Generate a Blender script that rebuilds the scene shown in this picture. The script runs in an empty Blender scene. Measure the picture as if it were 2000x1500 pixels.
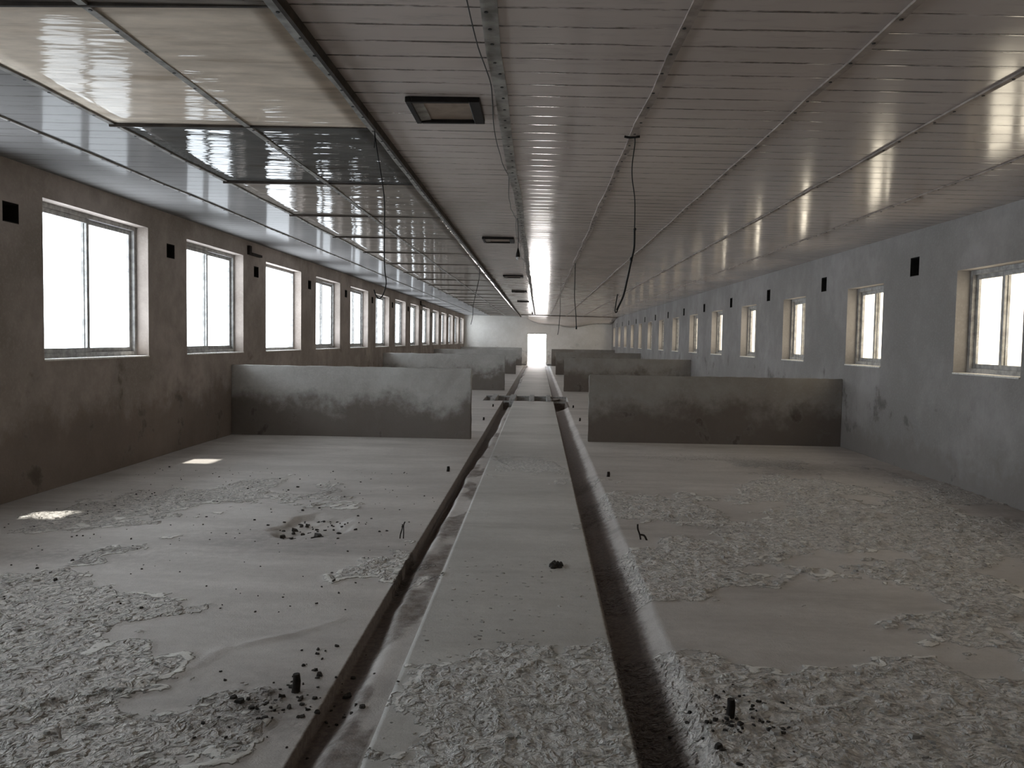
import bpy, bmesh, math, random
import numpy as np
from mathutils import Matrix, Vector

# ------------------------------------------------------------------ camera, world, sun, exposure
random.seed(7)
SC = bpy.context.scene
COL = SC.collection
XL, XR = -4.331, 4.196          # inner faces of the side walls
YF, YB = -1.5, 47.236           # inner faces of the end walls
WT = 0.24                       # wall thickness
EYE = 1.4


def zc(x):                      # ceiling height (falls a little to the right)
    return 2.804 + (x - XL) / (XR - XL) * (2.698 - 2.804)


cam_data = bpy.data.cameras.new('camera')
cam = bpy.data.objects.new('camera', cam_data)
COL.objects.link(cam)
SC.camera = cam
cam_data.sensor_width = 36.0
cam_data.lens = 1595.37 / 2000 * 36.0
cam_data.clip_end = 400
_yaw, _pitch, _roll = 0.032, -0.0538, 0.0165
_f = Vector((-math.sin(_yaw) * math.cos(_pitch), math.cos(_yaw) * math.cos(_pitch), math.sin(_pitch)))
_r = Vector((math.cos(_yaw), math.sin(_yaw), 0))
_u = _r.cross(_f)
_r2 = math.cos(_roll) * _r + math.sin(_roll) * _u
_u2 = -math.sin(_roll) * _r + math.cos(_roll) * _u
cam.matrix_world = Matrix(((_r2.x, _u2.x, -_f.x, 0), (_r2.y, _u2.y, -_f.y, 0), (_r2.z, _u2.z, -_f.z, EYE), (0, 0, 0, 1)))

world = bpy.data.worlds.new('daylight')
SC.world = world
world.use_nodes = True
wn, wl = world.node_tree.nodes, world.node_tree.links
wn.clear()
w_out = wn.new('ShaderNodeOutputWorld')
w_bg = wn.new('ShaderNodeBackground')
w_tc = wn.new('ShaderNodeTexCoord')
w_sep = wn.new('ShaderNodeSeparateXYZ')
w_map = wn.new('ShaderNodeMapRange')
w_map.inputs['From Min'].default_value = -1
w_map.inputs['From Max'].default_value = 1
w_ramp = wn.new('ShaderNodeValToRGB')
er = w_ramp.color_ramp.elements
er[0].position, er[0].color = 0.0, (0.86, 0.93, 1.0, 1)           # open sky on the wide-window side
er[1].position, er[1].color = 1.0, (0.42, 0.37, 0.29, 1)         # pale yard wall and haze on the other side
for _p, _c in ((0.47, (0.86, 0.93, 1.0, 1)), (0.488, (3.6, 3.4, 3.3, 1)), (0.515, (3.6, 3.4, 3.3, 1)), (0.545, (0.42, 0.37, 0.29, 1))):
    er.new(_p).color = _c
w_bg.inputs['Strength'].default_value = 6.4
wl.new(w_tc.outputs['Generated'], w_sep.inputs[0])
wl.new(w_sep.outputs['X'], w_map.inputs['Value'])
wl.new(w_map.outputs[0], w_ramp.inputs[0])
wl.new(w_ramp.outputs[0], w_bg.inputs['Color'])
wl.new(w_bg.outputs[0], w_out.inputs['Surface'])

sun_d = bpy.data.lights.new('sun', 'SUN')
sun_d.energy = 5.0
sun_d.angle = 0.03
sun_d.color = (1.0, 0.96, 0.88)
sun = bpy.data.objects.new('sun', sun_d)
COL.objects.link(sun)
sun.rotation_euler = Vector((1.0, 0.28, -2.57)).to_track_quat('-Z', 'Y').to_euler()

SC.view_settings.view_transform = 'Standard'
SC.view_settings.look = 'None'
SC.view_settings.exposure = 0.52
SC.view_settings.gamma = 1.0
SC.view_settings.use_curve_mapping = False
SC.cycles.max_bounces = 10
SC.cycles.diffuse_bounces = 7
SC.cycles.glossy_bounces = 4
SC.cycles.transparent_max_bounces = 12
SC.cycles.sample_clamp_indirect = 6.0
SC.cycles.caustics_reflective = False
SC.cycles.caustics_refractive = False

# window positions
LW = [(7.03 + 2.91 * k, 7.03 + 2.91 * k + 1.92) for k in range(-2, 14)]
RW = [(7.25 + 2.92 * k, 7.25 + 2.92 * k + 1.16) for k in range(-2, 14)]
LZ = (1.15, 2.57)
RZ = (1.135, 2.17)
LV = [6.6 + 2.905 * k for k in range(0, 14)]
RV = [9.36 + 2.92 * k for k in range(0, 13)]
LVZ = (2.29, 2.455)
RVZ = (2.19, 2.40)
DOOR = (-0.674, 0.451, 1.80)


def portal(name, loc, w, h, normal):
    d = bpy.data.lights.new(name, 'AREA')
    d.shape = 'RECTANGLE'
    d.size, d.size_y = w, h
    d.cycles.is_portal = True
    o = bpy.data.objects.new(name, d)
    COL.objects.link(o)
    o.location = loc
    o.rotation_euler = Vector(normal).to_track_quat('-Z', 'Z').to_euler()
    return o


for a, b in LW:
    portal('window_portal', (XL - WT - 0.02, (a + b) / 2, sum(LZ) / 2), b - a, LZ[1] - LZ[0], (1, 0, 0))
for a, b in RW:
    portal('window_portal', (XR + WT + 0.02, (a + b) / 2, sum(RZ) / 2), b - a, RZ[1] - RZ[0], (-1, 0, 0))
portal('door_portal', ((DOOR[0] + DOOR[1]) / 2, YB + WT + 0.02, DOOR[2] / 2), DOOR[1] - DOOR[0], DOOR[2], (0, -1, 0))


# ------------------------------------------------------------------ helpers
def lin(r, g, b):
    f = lambda c: (c / 255 / 12.92) if c / 255 <= 0.04045 else ((c / 255 + 0.055) / 1.055) ** 2.4
    return (f(r), f(g), f(b), 1)


def tag(o, label=None, cat=None, group=None, kind=None):
    if label: o['label'] = label
    if cat: o['category'] = cat
    if group: o['group'] = group
    if kind: o['kind'] = kind
    return o


def obj(name, data, mats=None, parent=None):
    if isinstance(data, bmesh.types.BMesh):
        me = bpy.data.meshes.new(name)
        data.normal_update()
        data.to_mesh(me)
        data.free()
    else:
        me = data
    if mats is not None and len(me.materials) == 0:
        for m in (mats if isinstance(mats, (list, tuple)) else [mats]):
            me.materials.append(m)
    o = bpy.data.objects.new(name, me)
    COL.objects.link(o)
    if parent: o.parent = parent
    return o


def empty(name, loc=(0, 0, 0)):
    o = bpy.data.objects.new(name, None)
    o.empty_display_size = 0.1
    COL.objects.link(o)
    o.location = loc
    return o


def copy_tree(o, parent=None):
    c = o.copy()
    COL.objects.link(c)
    if parent: c.parent = parent
    for ch in list(o.children):
        copy_tree(ch, c)
    return c


def add_box(bm, lo, hi, mat=0):
    xs, ys, zs = zip(lo, hi)
    v = [bm.verts.new((x, y, z)) for x in xs for y in ys for z in zs]
    fs = [(0, 1, 3, 2), (4, 6, 7, 5), (0, 4, 5, 1), (2, 3, 7, 6), (0, 2, 6, 4), (1, 5, 7, 3)]
    for f in fs:
        bm.faces.new([v[i] for i in f]).material_index = mat
    return v


def box_bm(lo, hi, bevel=0.0, seg=2):
    bm = bmesh.new()
    add_box(bm, lo, hi)
    if bevel:
        bmesh.ops.bevel(bm, geom=bm.edges[:], offset=bevel, segments=seg, affect='EDGES', profile=0.6)
    return bm


def add_tube(bm, pts, r, seg=6, mat=0, cap=True):
    pts = [Vector(p) for p in pts]
    rs = r if isinstance(r, (list, tuple)) else [r] * len(pts)
    rings = []
    prev = None
    for i, p in enumerate(pts):
        t = (pts[min(i + 1, len(pts) - 1)] - pts[max(i - 1, 0)]).normalized()
        if prev is None:
            a = t.orthogonal().normalized()
        else:
            a = (prev - t * prev.dot(t))
            a = a.normalized() if a.length > 1e-6 else t.orthogonal().normalized()
        prev = a
        b = t.cross(a)
        rings.append([bm.verts.new(p + (a * math.cos(2 * math.pi * k / seg) + b * math.sin(2 * math.pi * k / seg)) * rs[i]) for k in range(seg)])
    for i in range(len(rings) - 1):
        for k in range(seg):
            f = bm.faces.new((rings[i][k], rings[i][(k + 1) % seg], rings[i + 1][(k + 1) % seg], rings[i + 1][k]))
            f.material_index = mat
            f.smooth = True
    if cap:
        bm.faces.new(rings[0][::-1]).material_index = mat
        bm.faces.new(rings[-1]).material_index = mat


def smooth_path(pts, n=6):
    pts = [Vector(p) for p in pts]
    out = []
    for i in range(len(pts) - 1):
        p0, p1, p2, p3 = pts[max(i - 1, 0)], pts[i], pts[i + 1], pts[min(i + 2, len(pts) - 1)]
        for k in range(n):
            t = k / n
            out.append(0.5 * ((2 * p1) + (p2 - p0) * t + (2 * p0 - 5 * p1 + 4 * p2 - p3) * t * t + (3 * p1 - p0 - 3 * p2 + p3) * t ** 3))
    out.append(pts[-1])
    return out


# numpy value noise
def vnoise(x, y, seed=0):
    xi, yi = np.floor(x).astype(np.int64), np.floor(y).astype(np.int64)
    xf, yf = x - xi, y - yi

    def h(a, b):
        n = (a * 374761393 + b * 668265263 + seed * 974634533) & 0xFFFFFFFF
        n = ((n ^ (n >> 13)) * 1274126177) & 0xFFFFFFFF
        return ((n ^ (n >> 16)) & 0xFFFF) / 65535.0
    u, v = xf * xf * (3 - 2 * xf), yf * yf * (3 - 2 * yf)
    return (h(xi, yi) * (1 - u) + h(xi + 1, yi) * u) * (1 - v) + (h(xi, yi + 1) * (1 - u) + h(xi + 1, yi + 1) * u) * v


def fbm(x, y, seed=0, oct=4):
    s, a, t = 0, 0.5, 0
    for i in range(oct):
        s = s + a * vnoise(x * 2 ** i + 17.3 * i, y * 2 ** i - 9.1 * i, seed + i)
        t += a
        a *= 0.5
    return s / t


# ------------------------------------------------------------------ materials
class Mat:
    def __init__(self, name, rough=0.8, spec=0.3):
        self.m = bpy.data.materials.new(name)
        self.m.use_nodes = True
        self.n, self.l = self.m.node_tree.nodes, self.m.node_tree.links
        self.b = self.n['Principled BSDF']
        self.b.inputs['Roughness'].default_value = rough
        self.b.inputs['Specular IOR Level'].default_value = spec
        tc = self.n.new('ShaderNodeNewGeometry')
        self.pos = tc.outputs['Position']

    def node(self, t, **kw):
        nd = self.n.new(t)
        for k, v in kw.items():
            setattr(nd, k, v)
        return nd

    def link(self, a, b):
        self.l.new(a, b)

    def mapping(self, scale):
        mp = self.node('ShaderNodeMapping')
        mp.inputs['Scale'].default_value = scale
        self.link(self.pos, mp.inputs['Vector'])
        return mp.outputs[0]

    def noise(self, scale, detail=4, rough=0.6, vec=None, dist=0.0):
        t = self.node('ShaderNodeTexNoise')
        t.inputs['Scale'].default_value = scale
        t.inputs['Detail'].default_value = detail
        t.inputs['Roughness'].default_value = rough
        t.inputs['Distortion'].default_value = dist
        self.link(vec if vec is not None else self.pos, t.inputs['Vector'])
        return t.outputs['Fac']

    def voronoi(self, scale, vec=None, feature='F1'):
        t = self.node('ShaderNodeTexVoronoi')
        t.feature = feature
        t.inputs['Scale'].default_value = scale
        self.link(vec if vec is not None else self.pos, t.inputs['Vector'])
        return t.outputs['Distance']

    def rng(self, v, a, b, c=0.0, d=1.0, smooth=True):
        t = self.node('ShaderNodeMapRange')
        t.interpolation_type = 'SMOOTHSTEP' if smooth else 'LINEAR'
        for i, x in zip((1, 2, 3, 4), (a, b, c, d)):
            t.inputs[i].default_value = x
        self.link(v, t.inputs[0])
        return t.outputs[0]

    def math(self, op, a, b=None, c=None):
        t = self.node('ShaderNodeMath', operation=op)
        for i, v in enumerate((a, b, c)):
            if v is None: continue
            if isinstance(v, (int, float)):
                t.inputs[i].default_value = v
            else:
                self.link(v, t.inputs[i])
        return t.outputs[0]

    def mix(self, fac, a, b, blend='MIX'):
        t = self.node('ShaderNodeMix', data_type='RGBA', blend_type=blend)
        for i, v in ((0, fac), (6, a), (7, b)):
            if isinstance(v, (int, float)):
                t.inputs[i].default_value = v
            elif isinstance(v, tuple):
                t.inputs[i].default_value = v
            else:
                self.link(v, t.inputs[i])
        return t.outputs[2]

    def xyz(self):
        t = self.node('ShaderNodeSeparateXYZ')
        self.link(self.pos, t.inputs[0])
        return t.outputs

    def bump(self, h, dist=0.01, strength=1.0):
        t = self.node('ShaderNodeBump')
        t.inputs['Strength'].default_value = strength
        t.inputs['Distance'].default_value = dist
        self.link(h, t.inputs['Height'])
        self.link(t.outputs[0], self.b.inputs['Normal'])

    def color(self, c):
        if isinstance(c, tuple):
            self.b.inputs['Base Color'].default_value = c
        else:
            self.link(c, self.b.inputs['Base Color'])


def g(v, t=(1, 1, 1)):
    return (v * t[0], v * t[1], v * t[2], 1)


def dusty_gloss(M, rough, k, ior=1.45):
    """plastic under a film of dust: Fresnel reflection weakened by the film"""
    old = M.b
    dif, glo = M.node('ShaderNodeBsdfDiffuse'), M.node('ShaderNodeBsdfGlossy')
    fr, mx = M.node('ShaderNodeFresnel'), M.node('ShaderNodeMixShader')
    fr.inputs['IOR'].default_value = ior
    glo.inputs['Roughness'].default_value = rough
    for l in list(M.l):
        if l.to_node == old and l.to_socket.name == 'Base Color': M.link(l.from_socket, dif.inputs['Color'])
        if l.to_node == old and l.to_socket.name == 'Normal':
            M.link(l.from_socket, dif.inputs['Normal']); M.link(l.from_socket, glo.inputs['Normal']); M.link(l.from_socket, fr.inputs['Normal'])
    M.link(M.math('MULTIPLY', fr.outputs[0], k), mx.inputs[0])
    M.link(dif.outputs[0], mx.inputs[1]); M.link(glo.outputs[0], mx.inputs[2])
    out = [n for n in M.n if n.type == 'OUTPUT_MATERIAL'][0]
    M.link(mx.outputs[0], out.inputs['Surface'])
    M.n.remove(old)


def plain(name, col, rough=0.7, metal=0.0, spec=0.3, var=0.25, scale=25):
    M = Mat(name, rough, spec)
    n = M.noise(scale, 4)
    M.color(M.mix(M.rng(n, 0.3, 0.7), tuple(c * (1 - var) for c in col[:3]) + (1,), tuple(min(1, c * (1 + var)) for c in col[:3]) + (1,)))
    M.b.inputs['Metallic'].default_value = metal
    return M.m


def make_plaster(name, base, dark, dirt_shade, dirt_shade_top, blot_z=(0.9, 1.5), band_k=0.72):
    M = Mat(name, 0.9, 0.15)
    n1 = M.noise(0.9, 6, 0.65)
    n2 = M.noise(5.0, 6, 0.7)
    n3 = M.noise(40, 3, 0.6)
    c = M.mix(M.rng(n1, 0.35, 0.68), dark, base)
    c = M.mix(M.math('MULTIPLY', M.rng(n2, 0.45, 0.72), 0.6), c, dark)
    c = M.mix(M.math('MULTIPLY', M.rng(n3, 0.45, 0.7), 0.18), c, tuple(min(1, x * 1.25) for x in base[:3]) + (1,))
    # vertical run marks
    st = M.noise(1.0, 5, 0.7, vec=M.mapping((5, 5, 0.5)))
    c = M.mix(M.math('MULTIPLY', M.rng(st, 0.55, 0.75), 0.28), c, dark)
    # dung-stained lower band, ragged upper edge; on walls it also paints in shade
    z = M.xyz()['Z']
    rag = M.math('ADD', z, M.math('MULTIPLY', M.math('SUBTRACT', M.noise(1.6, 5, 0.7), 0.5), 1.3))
    band = M.rng(rag, dirt_shade_top - 0.28, dirt_shade_top + 0.12, 1.0, 0.0)
    c = M.mix(M.math('MULTIPLY', band, band_k), c, dirt_shade)
    # damp blots
    bl = M.noise(2.1, 6, 0.62, dist=0.25)
    c = M.mix(M.math('MULTIPLY', M.math('MULTIPLY', M.rng(bl, 0.55, 0.72), 0.65), M.rng(z, blot_z[0], blot_z[1], 1.0, 0.0)), c, tuple(x * 0.45 for x in dirt_shade[:3]) + (1,))
    # pale salt edges around the blots
    edge = M.math('MULTIPLY', M.rng(bl, 0.565, 0.6), M.rng(bl, 0.6, 0.64, 1.0, 0.0))
    c = M.mix(M.math('MULTIPLY', M.math('MULTIPLY', edge, 0.08), M.rng(z, 0.9, 1.3, 1.0, 0.0)), c, g(0.5, (1, 0.95, 0.9)))
    M.color(c)
    h = M.math('ADD', M.math('MULTIPLY', n2, 0.6), M.math('MULTIPLY', n3, 0.25))
    M.bump(h, 0.012, 0.6)
    return M.m


M_WALL = make_plaster('cement_plaster_warm_light', g(0.48, (1.0, 0.87, 0.79)), g(0.30, (1.0, 0.86, 0.76)), g(0.20, (1.0, 0.79, 0.65)), 0.75)  # grey plaster with the warm bounce light tinted into its colour
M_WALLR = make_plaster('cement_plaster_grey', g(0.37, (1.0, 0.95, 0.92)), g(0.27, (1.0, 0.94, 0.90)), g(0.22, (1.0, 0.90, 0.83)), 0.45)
M_WALLB = make_plaster('cement_plaster_glare', g(0.82, (1.0, 0.97, 0.93)), g(0.70, (1.0, 0.96, 0.9)), g(0.55, (1.0, 0.94, 0.87)), 0.6)  # same plaster made paler, the far-end glare put into its colour
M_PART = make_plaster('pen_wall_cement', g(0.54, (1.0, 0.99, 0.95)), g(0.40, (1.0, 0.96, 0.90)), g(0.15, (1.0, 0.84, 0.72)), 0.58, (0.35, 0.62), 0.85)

M_PARTR = make_plaster('pen_wall_cement_dim', g(0.33, (1.0, 0.94, 0.86)), g(0.25, (1.0, 0.90, 0.81)), g(0.13, (1.0, 0.80, 0.66)), 0.58, (0.35, 0.62), 0.8)  # darker copy of the pen wall cement, weaker light painted in


def make_floor(name, smooth_c, crust_c, dark_c, bump_d=0.02):
    M = Mat(name, 0.6, 0.35)
    at = M.node('ShaderNodeAttribute', attribute_name='crust')
    ar = M.node('ShaderNodeAttribute', attribute_name='rim')
    ad = M.node('ShaderNodeAttribute', attribute_name='dung')
    big = M.noise(0.55, 4, 0.55)
    fine = M.noise(16, 5, 0.7)
    crumb = M.noise(42, 4, 0.6, dist=0.5)
    grit = M.noise(130, 3, 0.6)
    wob = M.math('MULTIPLY', M.math('SUBTRACT', crumb, 0.5), 0.9)
    crust = M.rng(M.math('ADD', at.outputs['Fac'], wob), 0.38, 0.62)
    rim = M.rng(M.math('ADD', ar.outputs['Fac'], wob), 0.40, 0.62)
    c = M.mix(M.rng(big, 0.35, 0.65), tuple(v * 0.84 for v in smooth_c[:3]) + (1,), smooth_c)
    strk = M.noise(2.2, 5, 0.68, vec=M.mapping((0.35, 1.3, 1)))
    c = M.mix(M.math('MULTIPLY', M.rng(strk, 0.35, 0.68), 0.30), c, dark_c)
    c = M.mix(M.math('MULTIPLY', M.rng(fine, 0.35, 0.7), 0.16), c, dark_c)
    cr = M.mix(M.rng(M.math('ADD', M.math('MULTIPLY', crumb, 0.6), M.math('MULTIPLY', M.noise(22, 3, 0.55, dist=0.6), 0.4)), 0.42, 0.57), tuple(v * 0.62 for v in crust_c[:3]) + (1,), crust_c)
    c = M.mix(M.math('MULTIPLY', crust, 0.85), c, cr)
    c = M.mix(M.math('MULTIPLY', rim, 0.6), c, tuple(min(1, v * 1.15) for v in crust_c[:3]) + (1,))
    c = M.mix(M.math('MULTIPLY', M.rng(grit, 0.45, 0.7), 0.16), c, dark_c)
    # dark dung smears
    sm = M.rng(M.noise(0.8, 6, 0.7, vec=M.mapping((0.45, 1.6, 1))), 0.52, 0.72)
    c = M.mix(M.math('MULTIPLY', sm, 0.55), c, dark_c)
    dd = M.math('MULTIPLY', ad.outputs['Fac'], M.rng(fine, 0.3, 0.6, 0.35, 1.0))
    c = M.mix(M.math('MULTIPLY', dd, 0.8), c, dark_c)
    am = M.node('ShaderNodeAttribute', attribute_name='muck')
    mk = M.rng(M.math('ADD', am.outputs['Fac'], M.math('MULTIPLY', M.math('SUBTRACT', fine, 0.5), 0.7)), 0.15, 0.75)
    mc = M.mix(M.rng(crumb, 0.35, 0.65), g(0.085, (1, 0.72, 0.58)), g(0.15, (1, 0.76, 0.62)))
    c = M.mix(M.math('MULTIPLY', mk, 0.94), c, mc)
    M.color(c)
    lump = M.noise(19, 3, 0.55, dist=0.6)
    h = M.math('ADD', M.math('MULTIPLY', M.math('MULTIPLY', M.math('ADD', crumb, M.math('MULTIPLY', M.rng(lump, 0.45, 0.62), 0.9)), crust), 0.9), M.math('MULTIPLY', rim, 0.6))
    h = M.math('ADD', h, M.math('ADD', M.math('MULTIPLY', fine, 0.12), M.math('MULTIPLY', grit, 0.06)))
    M.bump(h, bump_d, 0.9)
    return M.m


M_FLOOR = make_floor('pen_floor_dusty', g(0.66, (1.0, 0.94, 0.88)), g(0.90, (1.0, 0.95, 0.89)), g(0.26, (1, 0.90, 0.82)), 0.034)
M_AISLE = make_floor('aisle_concrete', g(0.62, (1.0, 0.97, 0.91)), g(0.84, (1.0, 0.97, 0.92)), g(0.30, (1, 0.95, 0.86)), 0.028)


def make_ceiling(name, base, seam, rough, seam_amt, wave, spec):
    M = Mat(name, rough, spec)
    x = M.xyz()
    fr = M.math('FRACT', M.math('MULTIPLY', x['Y'], 5.0))
    d = M.math('ABSOLUTE', M.math('SUBTRACT', fr, 0.5))          # 0.5 at the joints
    joint = M.rng(d, 0.435, 0.47)
    row = M.math('FLOOR', M.math('MULTIPLY', x['Y'], 5.0))
    mp = M.node('ShaderNodeCombineXYZ')
    M.link(M.math('MULTIPLY', x['X'], 1.6), mp.inputs[0])
    M.link(M.math('MULTIPLY', row, 3.7), mp.inputs[1])
    br = M.noise(1.0, 5, 0.75, vec=mp.outputs[0])
    c = M.mix(M.rng(M.noise(0.5, 4), 0.3, 0.7), tuple(v * 0.82 for v in base[:3]) + (1,), base)
    c = M.mix(M.math('MULTIPLY', M.rng(M.noise(9, 5, 0.7, vec=M.mapping((0.4, 2.2, 1))), 0.5, 0.8), 0.3), c, seam)
    c = M.mix(M.math('MULTIPLY', M.math('MULTIPLY', joint, M.rng(br, 0.40, 0.56)), seam_amt), c, seam)
    # grime smudges beside the joints
    sm = M.math('MULTIPLY', M.rng(d, 0.36, 0.5), M.rng(br, 0.55, 0.8))
    c = M.mix(M.math('MULTIPLY', sm, 0.5 * seam_amt), c, seam)
    # one damp-stained stretch where the joints have turned brown
    vd = M.node('ShaderNodeVectorMath', operation='LENGTH')
    mp2 = M.node('ShaderNodeMapping')
    mp2.inputs['Location'].default_value = (-0.85, -3.2, 0)
    mp2.inputs['Scale'].default_value = (0.75, 0.36, 0.0)
    M.link(M.pos, mp2.inputs['Vector']); M.link(mp2.outputs[0], vd.inputs[0])
    stain = M.math('MULTIPLY', M.rng(vd.outputs['Value'], 0.25, 1.1, 1.0, 0.0), M.rng(d, 0.38, 0.46))
    c = M.mix(M.math('MULTIPLY', M.math('MULTIPLY', stain, M.rng(br, 0.38, 0.55)), 0.75 * seam_amt), c, seam)
    M.color(c)
    crown = M.math('MULTIPLY', d, d)
    h = M.math('ADD', M.math('MULTIPLY', crown, -0.18), M.math('MULTIPLY', joint, 0.25))
    h = M.math('ADD', h, M.math('MULTIPLY', M.noise(2.0, 2, 0.4, vec=M.mapping((0.5, 1.6, 1))), wave))
    M.bump(h, 0.004, 0.5)
    r = M.rng(M.noise(3, 4), 0.3, 0.7, rough * 0.8, rough * 1.3)
    M.link(r, M.b.inputs['Roughness'])
    if spec < 0.2: dusty_gloss(M, rough, spec)
    return M.m


M_CEIL = make_ceiling('pvc_ceiling_boards', g(0.60, (1.0, 0.87, 0.80)), g(0.05, (1.0, 0.72, 0.56)), 0.13, 0.95, 0.5, 0.5)
M_CEILL = make_ceiling('pvc_ceiling_boards_clean', g(0.29, (1.0, 0.97, 0.96)), g(0.08, (1.0, 0.85, 0.75)), 0.10, 0.5, 0.6, 0.15)


def make_sheet(name, base, rough, wave, k):
    M = Mat(name, rough, 0.25)
    n = M.noise(2.2, 5, 0.65, vec=M.mapping((0.8, 2.5, 1)))
    c = M.mix(M.rng(n, 0.3, 0.7), tuple(v * 0.7 for v in base[:3]) + (1,), base)
    st = M.noise(1.5, 5, 0.65, vec=M.mapping((0.55, 4.5, 1)))
    c = M.mix(M.math('MULTIPLY', M.rng(st, 0.5, 0.72), 0.55), c, (base[0] * 0.42, base[1] * 0.36, base[2] * 0.30, 1))
    M.color(c)
    h = M.math('ADD', M.noise(1.6, 3, 0.55, vec=M.mapping((0.8, 3.2, 1))), M.math('MULTIPLY', M.noise(9, 2, 0.5, vec=M.mapping((0.35, 2.6, 1))), 0.16))
    M.bump(h, wave, 0.8)
    dusty_gloss(M, rough, k)
    return M.m


M_SHEETS = [make_sheet('plastic_sheet_beige', g(0.84, (1.0, 0.87, 0.73)), 0.08, 0.011, 0.28),  # base made paler to stand in for light coming through the sheet
            make_sheet('plastic_sheet_grey', g(0.15, (1.0, 0.98, 0.94)), 0.025, 0.016, 0.5),
            make_sheet('plastic_sheet_tan', g(0.36, (1.0, 0.89, 0.79)), 0.045, 0.014, 0.52)]
M_BATTEN = plain('batten_strip', g(0.30, (1.0, 0.95, 0.88)), 0.85, var=0.35, scale=8)
M_BATTEN_D = plain('batten_dark_seam_shadow', g(0.05, (1.0, 0.78, 0.62)), 0.9, var=0.4, scale=8)
M_BATTEN_R = plain('batten_strip_brown', g(0.30, (1.0, 0.84, 0.74)), 0.6, var=0.35, scale=8)
M_NAIL = plain('nail_head', g(0.015), 0.5)
M_FRAME = plain('window_frame_dirty_white', g(0.34, (1.0, 0.98, 0.95)), 0.5, var=0.3, scale=14)
M_SILL = plain('sill_cement', g(0.8, (1, 0.97, 0.92)), 0.8, var=0.15)
M_DARK = plain('dark_hole', g(0.018, (1, 0.85, 0.75)), 0.9)
M_LAMPF = plain('dark_brown_frame', g(0.014, (1, 0.8, 0.7)), 0.6, spec=0.15)
M_LAMPP = plain('dusty_beige_panel', g(0.27, (1, 0.77, 0.60)), 0.45, var=0.2, scale=9)
M_WIRE = plain('black_wire', g(0.012), 0.6)
M_RUST = plain('rusty_steel', g(0.022, (1, 0.75, 0.6)), 0.8, var=0.4)
M_BULB = plain('bulb_glass', g(0.6), 0.15)
M_CONC = plain('worn_concrete', g(0.36, (1, 0.98, 0.94)), 0.9, var=0.3)
M_SUNBLOCK = plain('sun_block_sheet', g(0.3), 0.8)
M_FLAKE = plain('dry_crust', g(0.44, (1.0, 0.97, 0.91)), 0.9, var=0.35, scale=3)
M_CRUMB = plain('dark_crumbs', g(0.05, (1, 0.9, 0.8)), 0.95, var=0.4)

glass = bpy.data.materials.new('dusty_glass')
glass.use_nodes = True
gn, gl = glass.node_tree.nodes, glass.node_tree.links
gn.clear()
g_o = gn.new('ShaderNodeOutputMaterial')
g_t = gn.new('ShaderNodeBsdfTransparent')
g_t.inputs[0].default_value = (0.95, 0.955, 0.955, 1)
g_g = gn.new('ShaderNodeBsdfGlossy')
g_g.inputs['Roughness'].default_value = 0.05
g_m = gn.new('ShaderNodeMixShader')
g_m.inputs[0].default_value = 0.06
gl.new(g_t.outputs[0], g_m.inputs[1])
gl.new(g_g.outputs[0], g_m.inputs[2])
gl.new(g_m.outputs[0], g_o.inputs[0])


# ------------------------------------------------------------------ floor
def grid_mesh(name, xs, ys, zfun, mat_fun, mats, flip=False):
    X, Y = np.meshgrid(np.array(xs), np.array(ys))
    Z = zfun(X, Y)
    nx, ny = len(xs), len(ys)
    co = np.stack([X, Y, Z], -1).reshape(-1, 3).astype(np.float32)
    i = np.arange(nx * ny).reshape(ny, nx)
    q = np.stack([i[:-1, :-1], i[:-1, 1:], i[1:, 1:], i[1:, :-1]], -1).reshape(-1, 4)
    mi = mat_fun(X, Y)[:-1, :-1].reshape(-1)
    return co, q, mi


def mesh_from(name, chunks, mats):
    cos, qs, mis, off = [], [], [], 0
    for co, q, mi in chunks:
        cos.append(co); qs.append(q + off); mis.append(mi); off += len(co)
    co, q, mi = np.concatenate(cos), np.concatenate(qs), np.concatenate(mis)
    me = bpy.data.meshes.new(name)
    me.vertices.add(len(co)); me.vertices.foreach_set('co', co.ravel())
    me.loops.add(q.size); me.loops.foreach_set('vertex_index', q.ravel().astype(np.int32))
    me.polygons.add(len(q))
    me.polygons.foreach_set('loop_start', np.arange(0, q.size, 4, dtype=np.int32))
    me.polygons.foreach_set('material_index', mi.astype(np.int32))
    me.update(calc_edges=True)
    cf = crust_field(co[:, 0].astype(float), co[:, 1].astype(float))
    cf = (*cf, muck_field(co[:, 0].astype(float), co[:, 1].astype(float)))
    for nm, v in zip(('crust', 'rim', 'dung', 'muck'), cf):
        me.attributes.new(nm, 'FLOAT', 'POINT').data.foreach_set('value', v.astype(np.float32))
    for m in mats: me.materials.append(m)
    return me


YS = np.unique(np.round(np.concatenate([np.arange(YF - 0.05, 2.0, 0.25), np.arange(2.0, 5.2, 0.018), np.arange(5.2, 8, 0.03), np.arange(8, 14, 0.07),
                                        np.arange(14, 17.2, 0.3), [17.19, 17.2001], np.arange(17.4, 18.7, 0.3), [18.75, 18.751, 20.25, 20.251], np.arange(20.5, YB, 0.5), [YB + WT + 0.05]]), 4))
GL0, GL1, GR0, GR1 = -0.795, -0.556, 0.362, 0.630   # gutter edges


def in_trench(X, Y):
    return (Y > 18.7505) & (Y < 20.2505) & (X > -1.2705) & (X < 0.7005)


RIDGE = [(-2.05, 2.75), (-1.75, 3.02), (-1.45, 3.25), (-1.38, 3.55), (-1.12, 3.75), (-0.95, 3.95)]


def sstep(v, a, b):
    t = np.clip((v - a) / (b - a), 0, 1)
    return t * t * (3 - 2 * t)


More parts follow.
